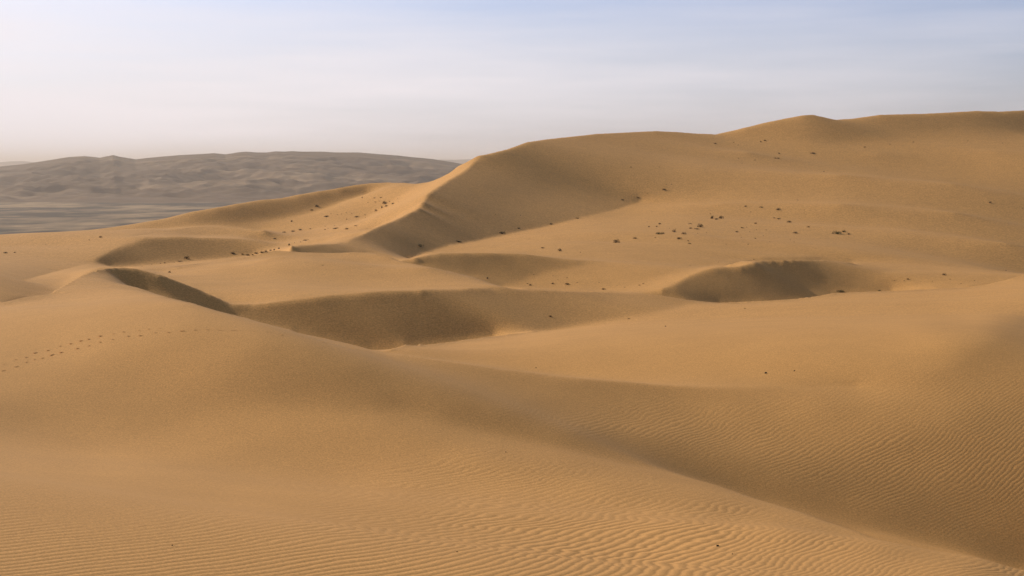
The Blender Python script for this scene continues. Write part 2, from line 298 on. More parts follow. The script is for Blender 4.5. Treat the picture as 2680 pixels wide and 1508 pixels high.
def solve_level(g,q,sm,outer,iters,lam,mu,wc,log=True):
    C=constraints(8.)
    ci=(C[:,0]-TH0)/g.ht; cj=(C[:,1]-S0)/g.hs
    ok=(ci>=0)&(ci<=g.nt-1)&(cj>=0)&(cj<=g.ns-1); C=C[ok];ci=np.clip(ci[ok],0,g.nt-1.001);cj=np.clip(cj[ok],0,g.ns-1.001)
    i0=ci.astype(int);j0=cj.astype(int);fi=ci-i0;fj=cj-j0
    k1=C[:,4]==1
    w=np.sqrt(wc)*C[:,3]*np.where(k1,.08,1.)   # slope constraint weight
    c00=np.where(k1,-(1-fi)/g.hs,(1-fi)*(1-fj))*w; c01=np.where(k1,(1-fi)/g.hs,(1-fi)*fj)*w
    c10=np.where(k1,-fi/g.hs,fi*(1-fj))*w; c11=np.where(k1,fi/g.hs,fi*fj)*w
    cb_=C[:,2]*w
    n=g.nt*g.ns; f00=i0*g.ns+j0
    def Cx(x): x=x.ravel(); return c00*x[f00]+c01*x[f00+1]+c10*x[f00+g.ns]+c11*x[f00+g.ns+1]
    def CT(r):
        o=np.bincount(f00,c00*r,n)+np.bincount(f00+1,c01*r,n)+np.bincount(f00+g.ns,c10*r,n)+np.bincount(f00+g.ns+1,c11*r,n)
        return o.reshape(g.nt,g.ns)
    Cd=(np.bincount(f00,c00**2,n)+np.bincount(f00+1,c01**2,n)+np.bincount(f00+g.ns,c10**2,n)+np.bincount(f00+g.ns+1,c11**2,n)).reshape(g.nt,g.ns)
    ht,hs=g.ht,g.hs; a=np.sqrt(ht*hs*lam)
    tn=np.sqrt(TEN*ht*hs)
    thc=(g.th[1:]+g.th[:-1])/2
    cs=np.cos(SUNAZ-thc)[:,None]; sn=np.sin(SUNAZ-thc)[:,None]
    hid,qcr,sky_s=masks(g)
    cr=creases(g); k1_,k2_,k4_=np.sqrt(cr[:,1:-1]),np.sqrt(np.minimum(cr[1:,1:],cr[:-1,:-1])),np.sqrt(cr[1:-1])
    def fwd(q,wm):
        pr=(q[:,1:]-q[:,:-1])/hs+(q[:,1:]+q[:,:-1])*.5
        pt=(q[1:]-q[:-1])/ht
        r1=(pr[:,1:]-pr[:,:-1])*(a/hs)*k1_; r2=(pr[1:]-pr[:-1])*(a/ht)*k2_
        r3=(pt[:,1:]-pt[:,:-1])*(a/hs)*k2_; r4=(pt[1:]-pt[:-1])*(a/ht)*k4_
        G=(pr[1:]+pr[:-1])*.5*cs+(pt[:,1:]+pt[:,:-1])*.5*sn
        return r1,r2,r3,r4,pr*tn,pt*tn,G*wm
    def adj(r1,r2,r3,r4,r5,r6,G,wm):
        pr=r5*tn;pt=r6*tn
        r1=r1*(a/hs)*k1_;r2=r2*(a/ht)*k2_;r3=r3*(a/hs)*k2_;r4=r4*(a/ht)*k4_;G=G*wm
        pr[:,1:]+=r1;pr[:,:-1]-=r1;pr[1:]+=r2;pr[:-1]-=r2
        pt[:,1:]+=r3;pt[:,:-1]-=r3;pt[1:]+=r4;pt[:-1]-=r4
        c=G*cs*.5;pr[1:]+=c;pr[:-1]+=c;c=G*sn*.5;pt[:,1:]+=c;pt[:,:-1]+=c
        o=np.zeros((g.nt,g.ns))
        o[:,1:]+=pr*(1/hs+.5);o[:,:-1]+=pr*(-1/hs+.5);o[1:]+=pt/ht;o[:-1]-=pt/ht
        return o
    tc,sc=np.meshgrid(thc,(g.s[1:]+g.s[:-1])/2,indexing='ij')
    for it in range(outer):
        qh=np.where(hid,-9,q); cmx=np.maximum.accumulate(qh,1); qh=np.where(hid,9,q); cmn=np.minimum.accumulate(qh[:,::-1],1)[:,::-1]
        vio=(~hid)&((cmx>q+5e-5)|(cmn<q-5e-5))&(g.s[None,:]<sky_s[:,None])
        tq=np.where(vio,(cmx+cmn)*.5,0.)
        vh=hid&(q>qcr-6e-4); tq=np.where(vh,qcr-1.2e-3,tq)
        wn=np.where(vio,ISO,0.)+np.where(vh,ISO,0.); wn=wn*wc*ht*hs*4e3
        vis=~hid
        visc=vis[1:,1:]&vis[:-1,1:]&vis[1:,:-1]&vis[:-1,:-1]
        qc=(q[1:,1:]+q[:-1,1:]+q[1:,:-1]+q[:-1,:-1])/4
        x,y=to_pix(tc,qc)
        inside=(x>-40)&(x<2720)&(y<1560)&(sc<np.log(400))
        L=bil(sm,np.clip(y/4-.5,0,H4-1.01),np.clip(x/4-.5,0,W4-1.01))
        ns=np.clip(lin(L)/KL-AMB,0.0,1)
        pr,pt=slopes_cell(g,q); N=np.sqrt(1+pr**2+pt**2)
        tgt=(np.sin(SUNEL)-ns*N)/np.cos(SUNEL)
        tgt=np.clip(tgt,-.5,.62)
        wm=np.sqrt(mu*ht*hs)*(visc&inside)
        b=adj(*[np.zeros_like(z) for z in fwd(q,wm)[:6]],tgt*wm,wm)+CT(cb_)+wn*tq
        # diag precond
        D=Cd+wn+lam*ht*hs*(6/hs**4+6/ht**4+4/(hs*ht)**2*2)
        A=lambda x: adj(*fwd(x,wm),wm)+CT(Cx(x))+wn*x
        r=b-A(q); z=r/D; p=z.copy(); rz=(r*z).sum()
        for k in range(iters):
            Ap=A(p); al=rz/(p*Ap).sum(); q=q+al*p; r=r-al*Ap; z=r/D; rn=(r*z).sum(); p=z+rn/rz*p; rz=rn
        e=Cx(q)-cb_
    if log: print(g.nt,g.ns,'constraint rms',np.sqrt(np.mean((e[~k1]/w[~k1])**2))*F,'px')
    return q
def up(q,g0,g1):
    i=(g1.th-TH0)/g0.ht;j=(g1.s-S0)/g0.hs
    I,J=np.meshgrid(i,j,indexing='ij');return bil(q,I,J)
def run(levels,lam,mu,wc,q=None,g=None):
    sm=shademap()
    for nt,ns,outer,iters in levels:
        g1=Grid(nt,ns)
        if q is None:
            I,J=np.meshgrid(g1.th,g1.s,indexing='ij'); q=-1.7/np.exp(J)-.06+0*I
        else: q=up(q,g,g1)
        g=g1; t=time.time()
        q=solve_level(g,q,sm,outer,iters,lam*(.3 if nt>=300 else 1.),mu,wc)
        print('t',round(time.time()-t,1))
    return g,q,sm

grid_, q_, _sm = run([(54,90,6,500),(108,180,6,400),(216,360,5,200),(400,900,3,150)], 1., MU_, WC_)

def cubic_up(a, n, axis):
    a = np.moveaxis(a, axis, 0); m = a.shape[0]
    t = np.linspace(0, m - 1, n); i = np.clip(np.floor(t).astype(int), 0, m - 2); f = (t - i)[:, None]
    p = lambda k: a[np.clip(i + k, 0, m - 1)]
    # cubic: partly smoothing, so single-cell kinks are rounded off
    w0 = (1 - f)**3 / 6; w1 = (3*f**3 - 6*f**2 + 4) / 6; w2 = (-3*f**3 + 3*f**2 + 3*f + 1) / 6; w3 = f**3 / 6
    c0 = -.5*f + f*f - .5*f**3; c1 = 1 - 2.5*f*f + 1.5*f**3; c2 = .5*f + 2*f*f - 1.5*f**3; c3 = -.5*f*f + .5*f**3
    w0, w1, w2, w3 = [.15 * u + .85 * v for u, v in ((w0, c0), (w1, c1), (w2, c2), (w3, c3))]
    return np.moveaxis(w0*p(-1) + w1*p(0) + w2*p(1) + w3*p(2), 0, axis)
NT, NS = 800, 1100
Q = cubic_up(cubic_up(q_, NT, 0), NS, 1)
THf = np.linspace(TH0, TH1, NT); Sf = np.linspace(S0, S1, NS)
def ground_z(x, y):
    r = np.hypot(x, y); t = np.arctan2(x, y)
    return bil(Q, np.atleast_1d((t - TH0) / (TH1 - TH0) * (NT - 1)), np.atleast_1d((np.log(np.maximum(r, 3.0)) - S0) / (S1 - S0) * (NS - 1))) * r
def at_pixel(x, y, back=0.0):
    """point of the dune surface seen at (x, y) of the 2680 x 1508 view"""
    th, q = pix2(x, y); i = (float(th) - TH0) / (TH1 - TH0) * (NT - 1)
    i0 = int(np.clip(i, 0, NT - 2)); col = Q[i0] * (1 - (i - i0)) + Q[i0 + 1] * (i - i0)
    j = int(np.argmax(col >= q)) if (col >= q).any() else int(np.argmax(col))
    if j > 0 and col[j] > q: s = Sf[j - 1] + (Sf[j] - Sf[j - 1]) * (q - col[j - 1]) / (col[j] - col[j - 1])
    else: s = Sf[j]
    d = math.exp(s) * (1 + back); X = d * math.sin(th); Y = d * math.cos(th)
    return X, Y, float(ground_z(X, Y)[0]), d

# the rest of the circle: the same profile fading into rolling dunes
NO = 220
THo = np.concatenate([np.linspace(TH1, TH1 + .25, 62)[1:], np.linspace(TH1 + .25, TH0 + 2 * np.pi - .25, NO)[1:-1], np.linspace(TH0 + 2 * np.pi - .25, TH0 + 2 * np.pi, 62)[:-1]])
rr = np.exp(Sf)[None, :]
w = (THo - TH1) / (TH0 + 2 * np.pi - TH1)
dl = (THo - TH1)[:, None]; dr = (TH0 + 2 * np.pi - THo)[:, None]
wl = np.exp(-(dl / 0.5)**2); wr = np.exp(-(dr / 0.5)**2)
X_, Y_ = rr * np.sin(THo)[:, None], rr * np.cos(THo)[:, None]
zg = -1.72 - 0.03 * rr * 1.0 - 2.5 * (1 - np.exp(-rr / 40)) * (1 + fbm(X_ / 60, Y_ / 60, 3)) + 3.0 * np.clip(rr / 80, 0, 1) * fbm(X_ / 90 + 3, Y_ / 70, 3)
zg = np.where(rr > 450, zg - (rr - 450) * 0.15, zg)
eR = (Q[-1] - Q[-16]) / (15 * (THf[1] - THf[0])); eL = (Q[15] - Q[0]) / (15 * (THf[1] - THf[0]))
qR = Q[-1][None] + eR[None] * .07 * np.tanh(dl / .07); qL = Q[0][None] - eL[None] * .07 * np.tanh(dr / .07)
qo = wl * qR + wr * qL + (1 - wl) * (1 - wr) * zg / rr
qo = np.where(True, qo / np.maximum(1e-9, 1.0), qo)
Qall = np.concatenate([Q, qo]); THall = np.concatenate([THf, THo])
# inner rings under the camera
sin_, cos_ = np.sin(THall), np.cos(THall)
rin = np.array([0.02, 0.5, 1.0, 1.5, 2.0, 2.5]); zin = np.array([-1.70, -1.70, -1.703, -1.706, -1.71, -1.715])
R2 = np.concatenate([rin, np.exp(Sf)])
Z2 = np.concatenate([np.repeat(zin[None], len(THall), 0), Qall * rr], 1)
co = np.stack([R2[None] * sin_[:, None], R2[None] * cos_[:, None], Z2], -1)
nT, nR = co.shape[:2]
ii, jj = np.meshgrid(np.arange(nT), np.arange(nR - 1), indexing='ij'); i2 = (ii + 1) % nT
fc = np.stack([ii * nR + jj, ii * nR + jj + 1, i2 * nR + jj + 1, i2 * nR + jj], -1).ravel()
dune_me = mesh_from('dunes', co, fc[::-1].copy() if False else fc, 4)

# how strongly the sand is rippled, by place
RIP = np.array([(100,1480,.8),(500,1480,.75),(900,1480,.8),(1200,1480,.9),(1500,1480,1.),(1800,1480,1.1),(2200,1480,.9),(2600,1490,.7),
 (100,1420,.6),(600,1420,.5),(900,1400,.55),(1200,1420,.7),(1500,1400,1.),(1800,1400,1.1),(2100,1430,1.),(300,1350,.15),(700,1340,.15),(1000,1340,.4),(1300,1340,.8),(1600,1330,1.),
 (1900,1340,.9),(2100,1380,.5),(900,1260,.45),(1150,1250,.8),(1400,1260,.9),(1650,1290,.6),(300,1250,.05),(600,1250,.15),(1000,1190,.3),(1300,1190,.4),(700,1180,.05),(1500,1230,.5),
 (400,1100,0),(800,1100,.03),(1100,1130,.1),(100,1000,0),(500,950,0),(900,1000,.1),(1100,1040,.4),(1300,1080,.6),(1500,1120,.7),(1700,1120,.8),(1900,1150,.9),(2100,1200,1.),(2300,1200,1.),
 (2500,1200,1.),(2650,1250,1.),(2300,1300,.8),(2500,1380,.5),(1900,1240,.4),(1700,1190,.4),(1500,1060,.3),(1800,1050,.35),(2100,1080,.5),(2400,1080,.6),(2600,1100,.8),(1300,1000,.2),(1600,1010,.1),
 (2000,1000,.05),(1500,900,0),(2000,900,0),(2500,900,.05),
 (1000,1030,.05),(1100,1062,0),(1200,1095,0),(1300,1118,.02),(1500,1160,.03),(1700,1212,.05),(1900,1265,.06),(2100,1320,.08),(2300,1375,.08),(2500,1428,.1),(2620,1468,.1),(1400,1165,.03),(1600,1200,.03),(1800,1255,.05),(2000,1305,.1),(2200,1365,.1),(2400,1418,.15)], float)
tt, ss = np.meshgrid(np.linspace(TH0, TH1, 160), np.linspace(S0, math.log(60), 160), indexing='ij')
qq = bil(Q, (tt - TH0) / (TH1 - TH0) * (NT - 1), (ss - S0) / (S1 - S0) * (NS - 1))
px, py = to_pix(tt, qq); num = 0; den = 0
for x, y, a in RIP:
    wgt = (((px - x) * .4)**2 + ((py - y) * 1.5)**2 + 300)**-1.9; num = num + wgt * a; den = den + wgt
amp_s = num / den * np.clip((math.log(60) - ss) / .5, 0, 1)
amp = np.zeros((nT, nR), np.float32)
rT = (THall - TH0) / (TH1 - TH0) * 159
inside = THall <= TH1 + 1e-6
Ji = np.clip((np.log(np.maximum(R2, 3)) - S0) / (math.log(60) - S0) * 159, 0, 159)
A, B2 = np.meshgrid(np.clip(rT, 0, 159), Ji, indexing='ij')
amp = bil(amp_s, A, B2) * (R2[None] < 60)
# phase of the ripple lines on the sand: slope of the lines (degrees) and their spacing surveyed at points, integrated to one field
LINES = np.array([(150,1470,6,9),(500,1480,5,9),(900,1450,6,9),(300,1420,5,8),(700,1350,7,8),(600,1200,8,6.5),(900,1220,9,7),(1100,1250,9,8),(1300,1250,12,9),(1500,1270,17,9),(1300,1380,8,10),(1550,1400,15,12),(1750,1450,22,14),
 (1700,1350,15,11),(1850,1380,17,13),(2000,1430,33,16),(2000,1340,14,9),(2200,1400,16,9),(2250,1450,28,13),(2450,1470,15,10),(2600,1500,12,9),(1200,1060,12,7),(1400,1050,15,7),(1500,1110,18,8),(1700,1130,24,9),(1850,1150,27,9.5),
 (2000,1180,30,10),(2150,1180,35,11),(2300,1200,38,12),(2450,1220,42,13),(2600,1250,42,14),(2300,1320,25,9.5),(2550,1350,32,10),(2600,1180,50,14),(2000,1060,25,8.5),(2300,1080,32,10),(2600,1080,45,12)], float)
pT, pS = 240, 300
t2, s2 = np.meshgrid(np.linspace(TH0, TH1, pT), np.linspace(S0, math.log(60), pS), indexing='ij')
q2 = bil(Q, (t2 - TH0) / (TH1 - TH0) * (NT - 1), (s2 - S0) / (S1 - S0) * (NS - 1)); px2, py2 = to_pix(t2, q2)
kn = 0; ka = 0; kd = 0
for x, y, a_, sp_ in LINES:
    wgt = (((px2 - x) * .5)**2 + (py2 - y)**2 + 900)**-1.8; kn = kn + wgt * sp_; ka = ka + wgt * a_; kd = kd + wgt
ky = 2 * math.pi / (kn / kd); kx = ky * np.tan(np.radians(ka / kd))
vis2 = (q2 >= np.maximum.accumulate(q2, 1) - 1e-5) & (py2 < 1700)
mid = lambda u, ax: (u[1:] + u[:-1]) / 2 if ax == 0 else (u[:, 1:] + u[:, :-1]) / 2
gT = mid(kx, 0) * np.diff(px2, axis=0) + mid(ky, 0) * np.diff(py2, axis=0)
gS = mid(kx, 1) * np.diff(px2, axis=1) + mid(ky, 1) * np.diff(py2, axis=1)
wT = np.where(vis2[1:] & vis2[:-1], 1., .01); wS = np.where(vis2[:, 1:] & vis2[:, :-1], 1., .01); gT = np.where(wT < 1, 0, gT); gS = np.where(wS < 1, 0, gS)
def lap(f, g1=None, g2=None):
    a1 = (np.diff(f, axis=0) if g1 is None else g1) * wT; a2 = (np.diff(f, axis=1) if g2 is None else g2) * wS
    o = np.zeros((pT, pS)); o[1:] += a1; o[:-1] -= a1; o[:, 1:] += a2; o[:, :-1] -= a2; return o
rhs = lap(0, gT, gS); phs = np.cumsum(np.concatenate([np.zeros((pT, 1)), np.where(wS < 1, 0, gS)], 1), 1)
r_ = rhs - lap(phs); p_ = r_.copy(); rr_ = (r_ * r_).sum()
for _ in range(900):
    Ap = lap(p_); al = rr_ / (p_ * Ap).sum(); phs = phs + al * p_; r_ = r_ - al * Ap; rn = (r_ * r_).sum(); p_ = r_ + rn / rr_ * p_; rr_ = rn
    if rr_ < 1e-4: break
A2, B3 = np.meshgrid(np.clip((THall - TH0) / (TH1 - TH0) * (pT - 1), 0, pT - 1), np.clip((np.log(np.maximum(R2, 3)) - S0) / (math.log(60) - S0) * (pS - 1), 0, pS - 1), indexing='ij')
phase = bil(phs, A2, B3)
at = dune_me.attributes.new('ripple_phase', 'FLOAT', 'POINT'); at.data.foreach_set('value', phase.astype(np.float32).ravel())
at = dune_me.attributes.new('ripple', 'FLOAT', 'POINT'); at.data.foreach_set('value', amp.astype(np.float32).ravel())

def sand_material(name, near):
    m = bpy.data.materials.new(name); m.use_nodes = True; t = m.node_tree; t.nodes.clear(); L = t.links.new
    out = N(t, 'ShaderNodeOutputMaterial'); b = N(t, 'ShaderNodeBsdfPrincipled'); b.inputs['Roughness'].default_value = 0.95
    b.inputs['Specular IOR Level'].default_value = 0.15
    L(b.outputs[0], out.inputs['Surface'])
    g = N(t, 'ShaderNodeNewGeometry')
    # colour: broad drifts of slightly redder and paler sand, and grain at every scale
    def noise(scale, det, rough=.5, vec=None):
        n = N(t, 'ShaderNodeTexNoise'); n.inputs['Scale'].default_value = scale; n.inputs['Detail'].default_value = det; n.inputs['Roughness'].default_value = rough
        L(vec if vec is not None else g.outputs['Position'], n.inputs['Vector']); return n.outputs['Fac']
    def math_(op, a, b_=None, c=None):
        n = N(t, 'ShaderNodeMath', operation=op)
        for k, v in enumerate((a, b_, c)):
            if v is None: continue
            if isinstance(v, (int, float)): n.inputs[k].default_value = v
            else: L(v, n.inputs[k])
        return n.outputs[0]
    c1 = N(t, 'ShaderNodeMixRGB'); c1.inputs['Color1'].default_value = SAND_A; c1.inputs['Color2'].default_value = SAND_B
    L(noise(.03, 4), c1.inputs['Fac'])
    # grain of the sand: fine on the near slopes, coarser lag and crust patches on the far ones
    ln = N(t, 'ShaderNodeVectorMath', operation='LENGTH'); L(g.outputs['Position'], ln.inputs[0]); dist = ln.outputs['Value']
    def ramp(lo, hi):
        n = N(t, 'ShaderNodeMapRange'); n.inputs[1].default_value = lo; n.inputs[2].default_value = hi; L(dist, n.inputs[0]); return n.outputs[0]
    def mixv(a_, b_, f_): return math_('ADD', math_('MULTIPLY', a_, math_('SUBTRACT', 1.0, f_)), math_('MULTIPLY', b_, f_))
    gr = mixv(mixv(mixv(noise(75, 3, 1.0), noise(28, 3, 1.0), ramp(9, 20)), noise(9, 3, 1.0), ramp(28, 55)), noise(3.2, 3, 1.0), ramp(100, 180))
    gr2 = math_('MULTIPLY_ADD', math_('SUBTRACT', gr, .5), GRAIN, 1.0)
    gr3 = math_('MULTIPLY_ADD', math_('SUBTRACT', noise(.45, 5, .6), .5), .22, 1.0)
    gr2 = math_('MULTIPLY', gr2, gr3)
    hs = N(t, 'ShaderNodeMixRGB', blend_type='MULTIPLY'); hs.inputs['Fac'].default_value = 1
    L(c1.outputs[0], hs.inputs['Color1']); cb = N(t, 'ShaderNodeCombineColor')
    for k in range(3): L(gr2, cb.inputs[k])
    L(cb.outputs[0], hs.inputs['Color2']); L(hs.outputs[0], b.inputs['Base Color'])
    if near:
        at = N(t, 'ShaderNodeAttribute', attribute_name='ripple')
        sep = N(t, 'ShaderNodeSeparateXYZ'); L(g.outputs['Position'], sep.inputs[0])
        X, Y = sep.outputs[0], sep.outputs[1]
        # surveyed phase of the lines, with wander and forks added
        lam = .075
        sq = math_('MULTIPLY', X, X); pa = N(t, 'ShaderNodeAttribute', attribute_name='ripple_phase')
        rad = math_('POWER', math_('ADD', sq, math_('MULTIPLY', Y, Y)), .5)
        far = math_('GREATER_THAN', rad, 15.0)
        w1 = math_('MULTIPLY', math_('SUBTRACT', noise(.28, 2), .5), .45)
        w2 = math_('MULTIPLY', math_('SUBTRACT', noise(.9, 2), .5), .24)
        w3 = math_('MULTIPLY', math_('SUBTRACT', noise(3.5, 2), .5), .065)
        ph = math_('ADD', pa.outputs['Fac'], math_('MULTIPLY', math_('ADD', math_('ADD', w1, w2), w3), 2 * math.pi / lam))
        # slope of the ripple profile (steeper on the lee side), so that even ripples seen edge-on keep their shading
        c1_ = math_('COSINE', ph); c2_ = math_('COSINE', math_('ADD', math_('MULTIPLY', ph, 2.0), 1.1))
        sl = math_('ADD', c1_, math_('MULTIPLY', c2_, .34))
        patch = math_('ADD', math_('MULTIPLY', noise(.5, 3), 1.3), .35)
        sl = math_('MULTIPLY', math_('MULTIPLY', sl, at.outputs['Fac']), patch)
        sl = math_('MULTIPLY', sl, math_('SUBTRACT', RIPPLE_S, math_('MULTIPLY', far, RIPPLE_S * .48)))
        sm_ = N(t, 'ShaderNodeMapping'); sm_.inputs['Rotation'].default_value = (0, 0, R_(44)); sm_.inputs['Scale'].default_value = (1.0, .35, 1.0)
        L(g.outputs['Position'], sm_.inputs['Vector'])
        fargate = math_('MULTIPLY', math_('SUBTRACT', rad, 30.0), .012); fargate.node.use_clamp = True
        small = math_('ADD', math_('MULTIPLY', noise(6, 9, .75), .0015), math_('MULTIPLY', math_('MULTIPLY', noise(.9, 8, .62, sm_.outputs[0]), .035), fargate))
        hh = small
    else:
        hh = math_('MULTIPLY', noise(.2, 12, .7), .2)
    bp = N(t, 'ShaderNodeBump'); bp.inputs['Strength'].default_value = 1.0; bp.inputs['Distance'].default_value = 1.0
    L(hh, bp.inputs['Height'])
    if near:
        cv = N(t, 'ShaderNodeCombineXYZ'); L(math_('MULTIPLY', sl, .70), cv.inputs[0]); L(math_('MULTIPLY', sl, -.70), cv.inputs[1])
        vs = N(t, 'ShaderNodeVectorMath', operation='SUBTRACT'); L(bp.outputs[0], vs.inputs[0]); L(cv.outputs[0], vs.inputs[1])
        vn = N(t, 'ShaderNodeVectorMath', operation='NORMALIZE'); L(vs.outputs[0], vn.inputs[0]); L(vn.outputs[0], b.inputs['Normal'])
    else: L(bp.outputs[0], b.inputs['Normal'])
    return m
SAND_A = (0.522, 0.280, 0.097, 1); SAND_B = (0.574, 0.310, 0.108, 1)
RIPPLE_S = 0.18
GRAIN = 1.7
dunes = link('dunes', dune_me, sand_material('dune_sand', True)); tag(dunes, kind='structure')

# ------------------------------------------------------------------ the plain and the far hills
PZ = -72.0
def ring_grid(th, r, zf):
    T, Rr = np.meshgrid(th, r, indexing='ij'); X = Rr * np.sin(T); Y = Rr * np.cos(T)
    return np.stack([X, Y, zf(T, Rr, X, Y)], -1)
thp = np.linspace(0, 2 * np.pi, 361)[:-1]; rp = np.exp(np.linspace(math.log(420), math.log(40000), 120))
cp = ring_grid(thp, rp, lambda T, Rr, X, Y: PZ + 1.5 * fbm(X / 300, Y / 300, 3) - 0 * Rr)
nP, nQ = cp.shape[:2]
a, b = np.meshgrid(np.arange(nP), np.arange(nQ - 1), indexing='ij'); a2 = (a + 1) % nP
plain_me = mesh_from('plain', cp, np.stack([a * nQ + b, a * nQ + b + 1, a2 * nQ + b + 1, a2 * nQ + b], -1).ravel(), 4)
def rock_material(name, ca, cb_, cc, s1, stretch, lo, hi):
    m = bpy.data.materials.new(name); m.use_nodes = True; t = m.node_tree; t.nodes.clear(); L = t.links.new
    out = N(t, 'ShaderNodeOutputMaterial'); b = N(t, 'ShaderNodeBsdfPrincipled'); b.inputs['Roughness'].default_value = .95; b.inputs['Specular IOR Level'].default_value = .1
    L(b.outputs[0], out.inputs['Surface']); g = N(t, 'ShaderNodeNewGeometry')
    mp = N(t, 'ShaderNodeMapping'); mp.inputs['Scale'].default_value = stretch; L(g.outputs['Position'], mp.inputs['Vector'])
    n = N(t, 'ShaderNodeTexNoise'); n.inputs['Scale'].default_value = s1; n.inputs['Detail'].default_value = 9; n.inputs['Roughness'].default_value = .6; L(mp.outputs[0], n.inputs['Vector'])
    r = N(t, 'ShaderNodeValToRGB'); e = r.color_ramp.elements; e[0].position = lo; e[0].color = ca; e[1].position = hi; e[1].color = cc
    k = e.new((lo + hi) / 2); k.color = cb_
    L(n.outputs['Fac'], r.inputs['Fac']); L(r.outputs['Color'], b.inputs['Base Color'])
    return m
plain = link('plain', plain_me, rock_material('gravel_plain', (.045,.036,.024,1), (.20,.14,.082,1), (.36,.245,.135,1), .0065, (1.5, 1.15, 1), .42, .62)); tag(plain, kind='structure')

OUT = [(-4200,492),(-2600,490),(-1500,480),(-600,458),(-300,448),(0,436),(60,430),(118,421),(180,411),(222,408.5),(245,411),(262,413),(280,409),(297,406),(312,410),(330,413),(355,417),(400,412),(470,406),(530,403),(560,401),(590,404),(625,398.5),(645,397),(672,399),(700,399),(720,396),(745,397),(763,395.5),(790,397),(843,397),(880,399),(940,399),(985,403),(1040,407),(1085,412),(1130,416),(1180,424),(1230,433),(1320,445),(1500,465),(2400,490),(3400,492)]
ox, oy = np.array(OUT, float).T; oth, oq = pix2(ox, oy)
thh = np.concatenate([np.linspace(oth[0], -.42, 160)[:-1], np.linspace(-.42, .10, 700), np.linspace(.10, oth[-1], 80)[1:]]); rh = np.concatenate([np.linspace(2350, 3900, 240), np.linspace(3930, 5600, 40)])
qtop = np.interp(thh, oth, oq)
RC = 3800.0
def hill_z(T, Rr, X, Y):
    top = qtop[:, None] * RC - PZ                      # height above the plain at the crest
    u = np.clip((Rr - 2350) / (RC - 2350), 0, 1)
    base = u**1.15 * (1 - .0 * u)
    rid = 1 - np.abs(fbm(X / 520 + 2, Y / 260 + X / 900, 5, .55)); rid2 = fbm(X / 170, Y / 90, 4, .6)
    bump = (rid - .72) * 32 + rid2 * 6
    env = np.clip(u * 4, 0, 1) * np.clip((1 - u) * 6, 0, 1)
    z = PZ - 2 + top * base * (1 + 0 * u) + bump * env
    z = np.where(Rr <= RC, np.minimum(z, PZ + (top) * (.12 + .88 * u)), z)
    back = np.clip((Rr - RC) / 1700, 0, 1)
    return np.where(Rr > RC, PZ + top * (1 - back) - 3 * back, z)
ch = ring_grid(thh, rh, hill_z)
hills = link('hills', mesh_from('hills', ch, grid_faces(len(thh), len(rh)), 4), rock_material('hill_rock', (.125,.080,.048,1), (.175,.115,.070,1), (.36,.24,.14,1), .0045, (.5, 1, 1.5), .40, .70)); tag(hills, kind='structure')
OUT2 = [(-4200,451),(-2600,449),(-1500,444),(-600,438),(-200,428),(0,424.5),(30,422),(60,421),(85,424),(150,430),(600,436),(1000,434),(1100,422),(1150,417.5),(1190,418),(1240,416),(1320,420),(1500,430),(1700,438)]
ox, oy = np.array(OUT2, float).T; oth, oq = pix2(ox, oy)
th2 = np.linspace(oth[0], oth[-1], 400); r2 = np.linspace(8200, 12500, 30); qt2 = np.interp(th2, oth, oq)
def hill2(T, Rr, X, Y):
    top = qt2[:, None] * 11000 - PZ; u = np.clip((Rr - 8200) / 2800, 0, 1); bk = np.clip((Rr - 11000) / 1500, 0, 1)
    return PZ - 3 + (top + 3) * np.where(Rr <= 11000, u, 1 - bk)
c2 = ring_grid(th2, r2, hill2)
hills2 = link('distant_hills', mesh_from('distant_hills', c2, grid_faces(len(th2), len(r2)), 4), hills.data.materials[0]); tag(hills2, kind='structure')

# ------------------------------------------------------------------ air
def add_haze(density):
    hx, z0, z1 = 42000.0, -95.0, 130.0
    v = [(x, y, z) for z in (z0, z1) for x, y in ((-hx, -hx), (hx, -hx), (hx, hx), (-hx, hx))]
    f = [0,3,2,1, 4,5,6,7, 0,1,5,4, 1,2,6,5, 2,3,7,6, 3,0,4,7]
    me = mesh_from('haze', v, f, 4, False); m = bpy.data.materials.new('haze_air'); m.use_nodes = True; t = m.node_tree; t.nodes.clear()
    out = N(t, 'ShaderNodeOutputMaterial'); pv = N(t, 'ShaderNodeVolumePrincipled'); pv.inputs['Color'].default_value = (.92, .84, .78, 1)
    pv.inputs['Density'].default_value = density; pv.inputs['Anisotropy'].default_value = .2
    t.links.new(pv.outputs[0], out.inputs['Volume'])
    return tag(link('haze', me, m), kind='stuff')

# ------------------------------------------------------------------ desert shrubs
def leaf_mat(name, c1, c2):
    m = bpy.data.materials.new(name); m.use_nodes = True; t = m.node_tree; b = t.nodes['Principled BSDF']; b.inputs['Roughness'].default_value = .8; b.inputs['Specular IOR Level'].default_value = .1
    n = N(t, 'ShaderNodeTexNoise'); n.inputs['Scale'].default_value = 9.0; n.inputs['Detail'].default_value = 3
    tc_ = N(t, 'ShaderNodeTexCoord'); t.links.new(tc_.outputs['Object'], n.inputs['Vector'])
    r = N(t, 'ShaderNodeValToRGB'); r.color_ramp.elements[0].color = c1; r.color_ramp.elements[0].position = .38; r.color_ramp.elements[1].color = c2; r.color_ramp.elements[1].position = .62
    t.links.new(n.outputs['Fac'], r.inputs['Fac']); t.links.new(r.outputs['Color'], b.inputs['Base Color'])
    return m
MATS = dict(dark=leaf_mat('shrub_dark', (.030,.024,.012,1), (.085,.062,.030,1)), green=leaf_mat('shrub_green', (.045,.055,.020,1), (.11,.12,.045,1)),
            brown=leaf_mat('shrub_brown', (.070,.042,.018,1), (.16,.10,.045,1)), pale=leaf_mat('shrub_pale', (.12,.11,.045,1), (.24,.20,.09,1)))
rng = random.Random(11)
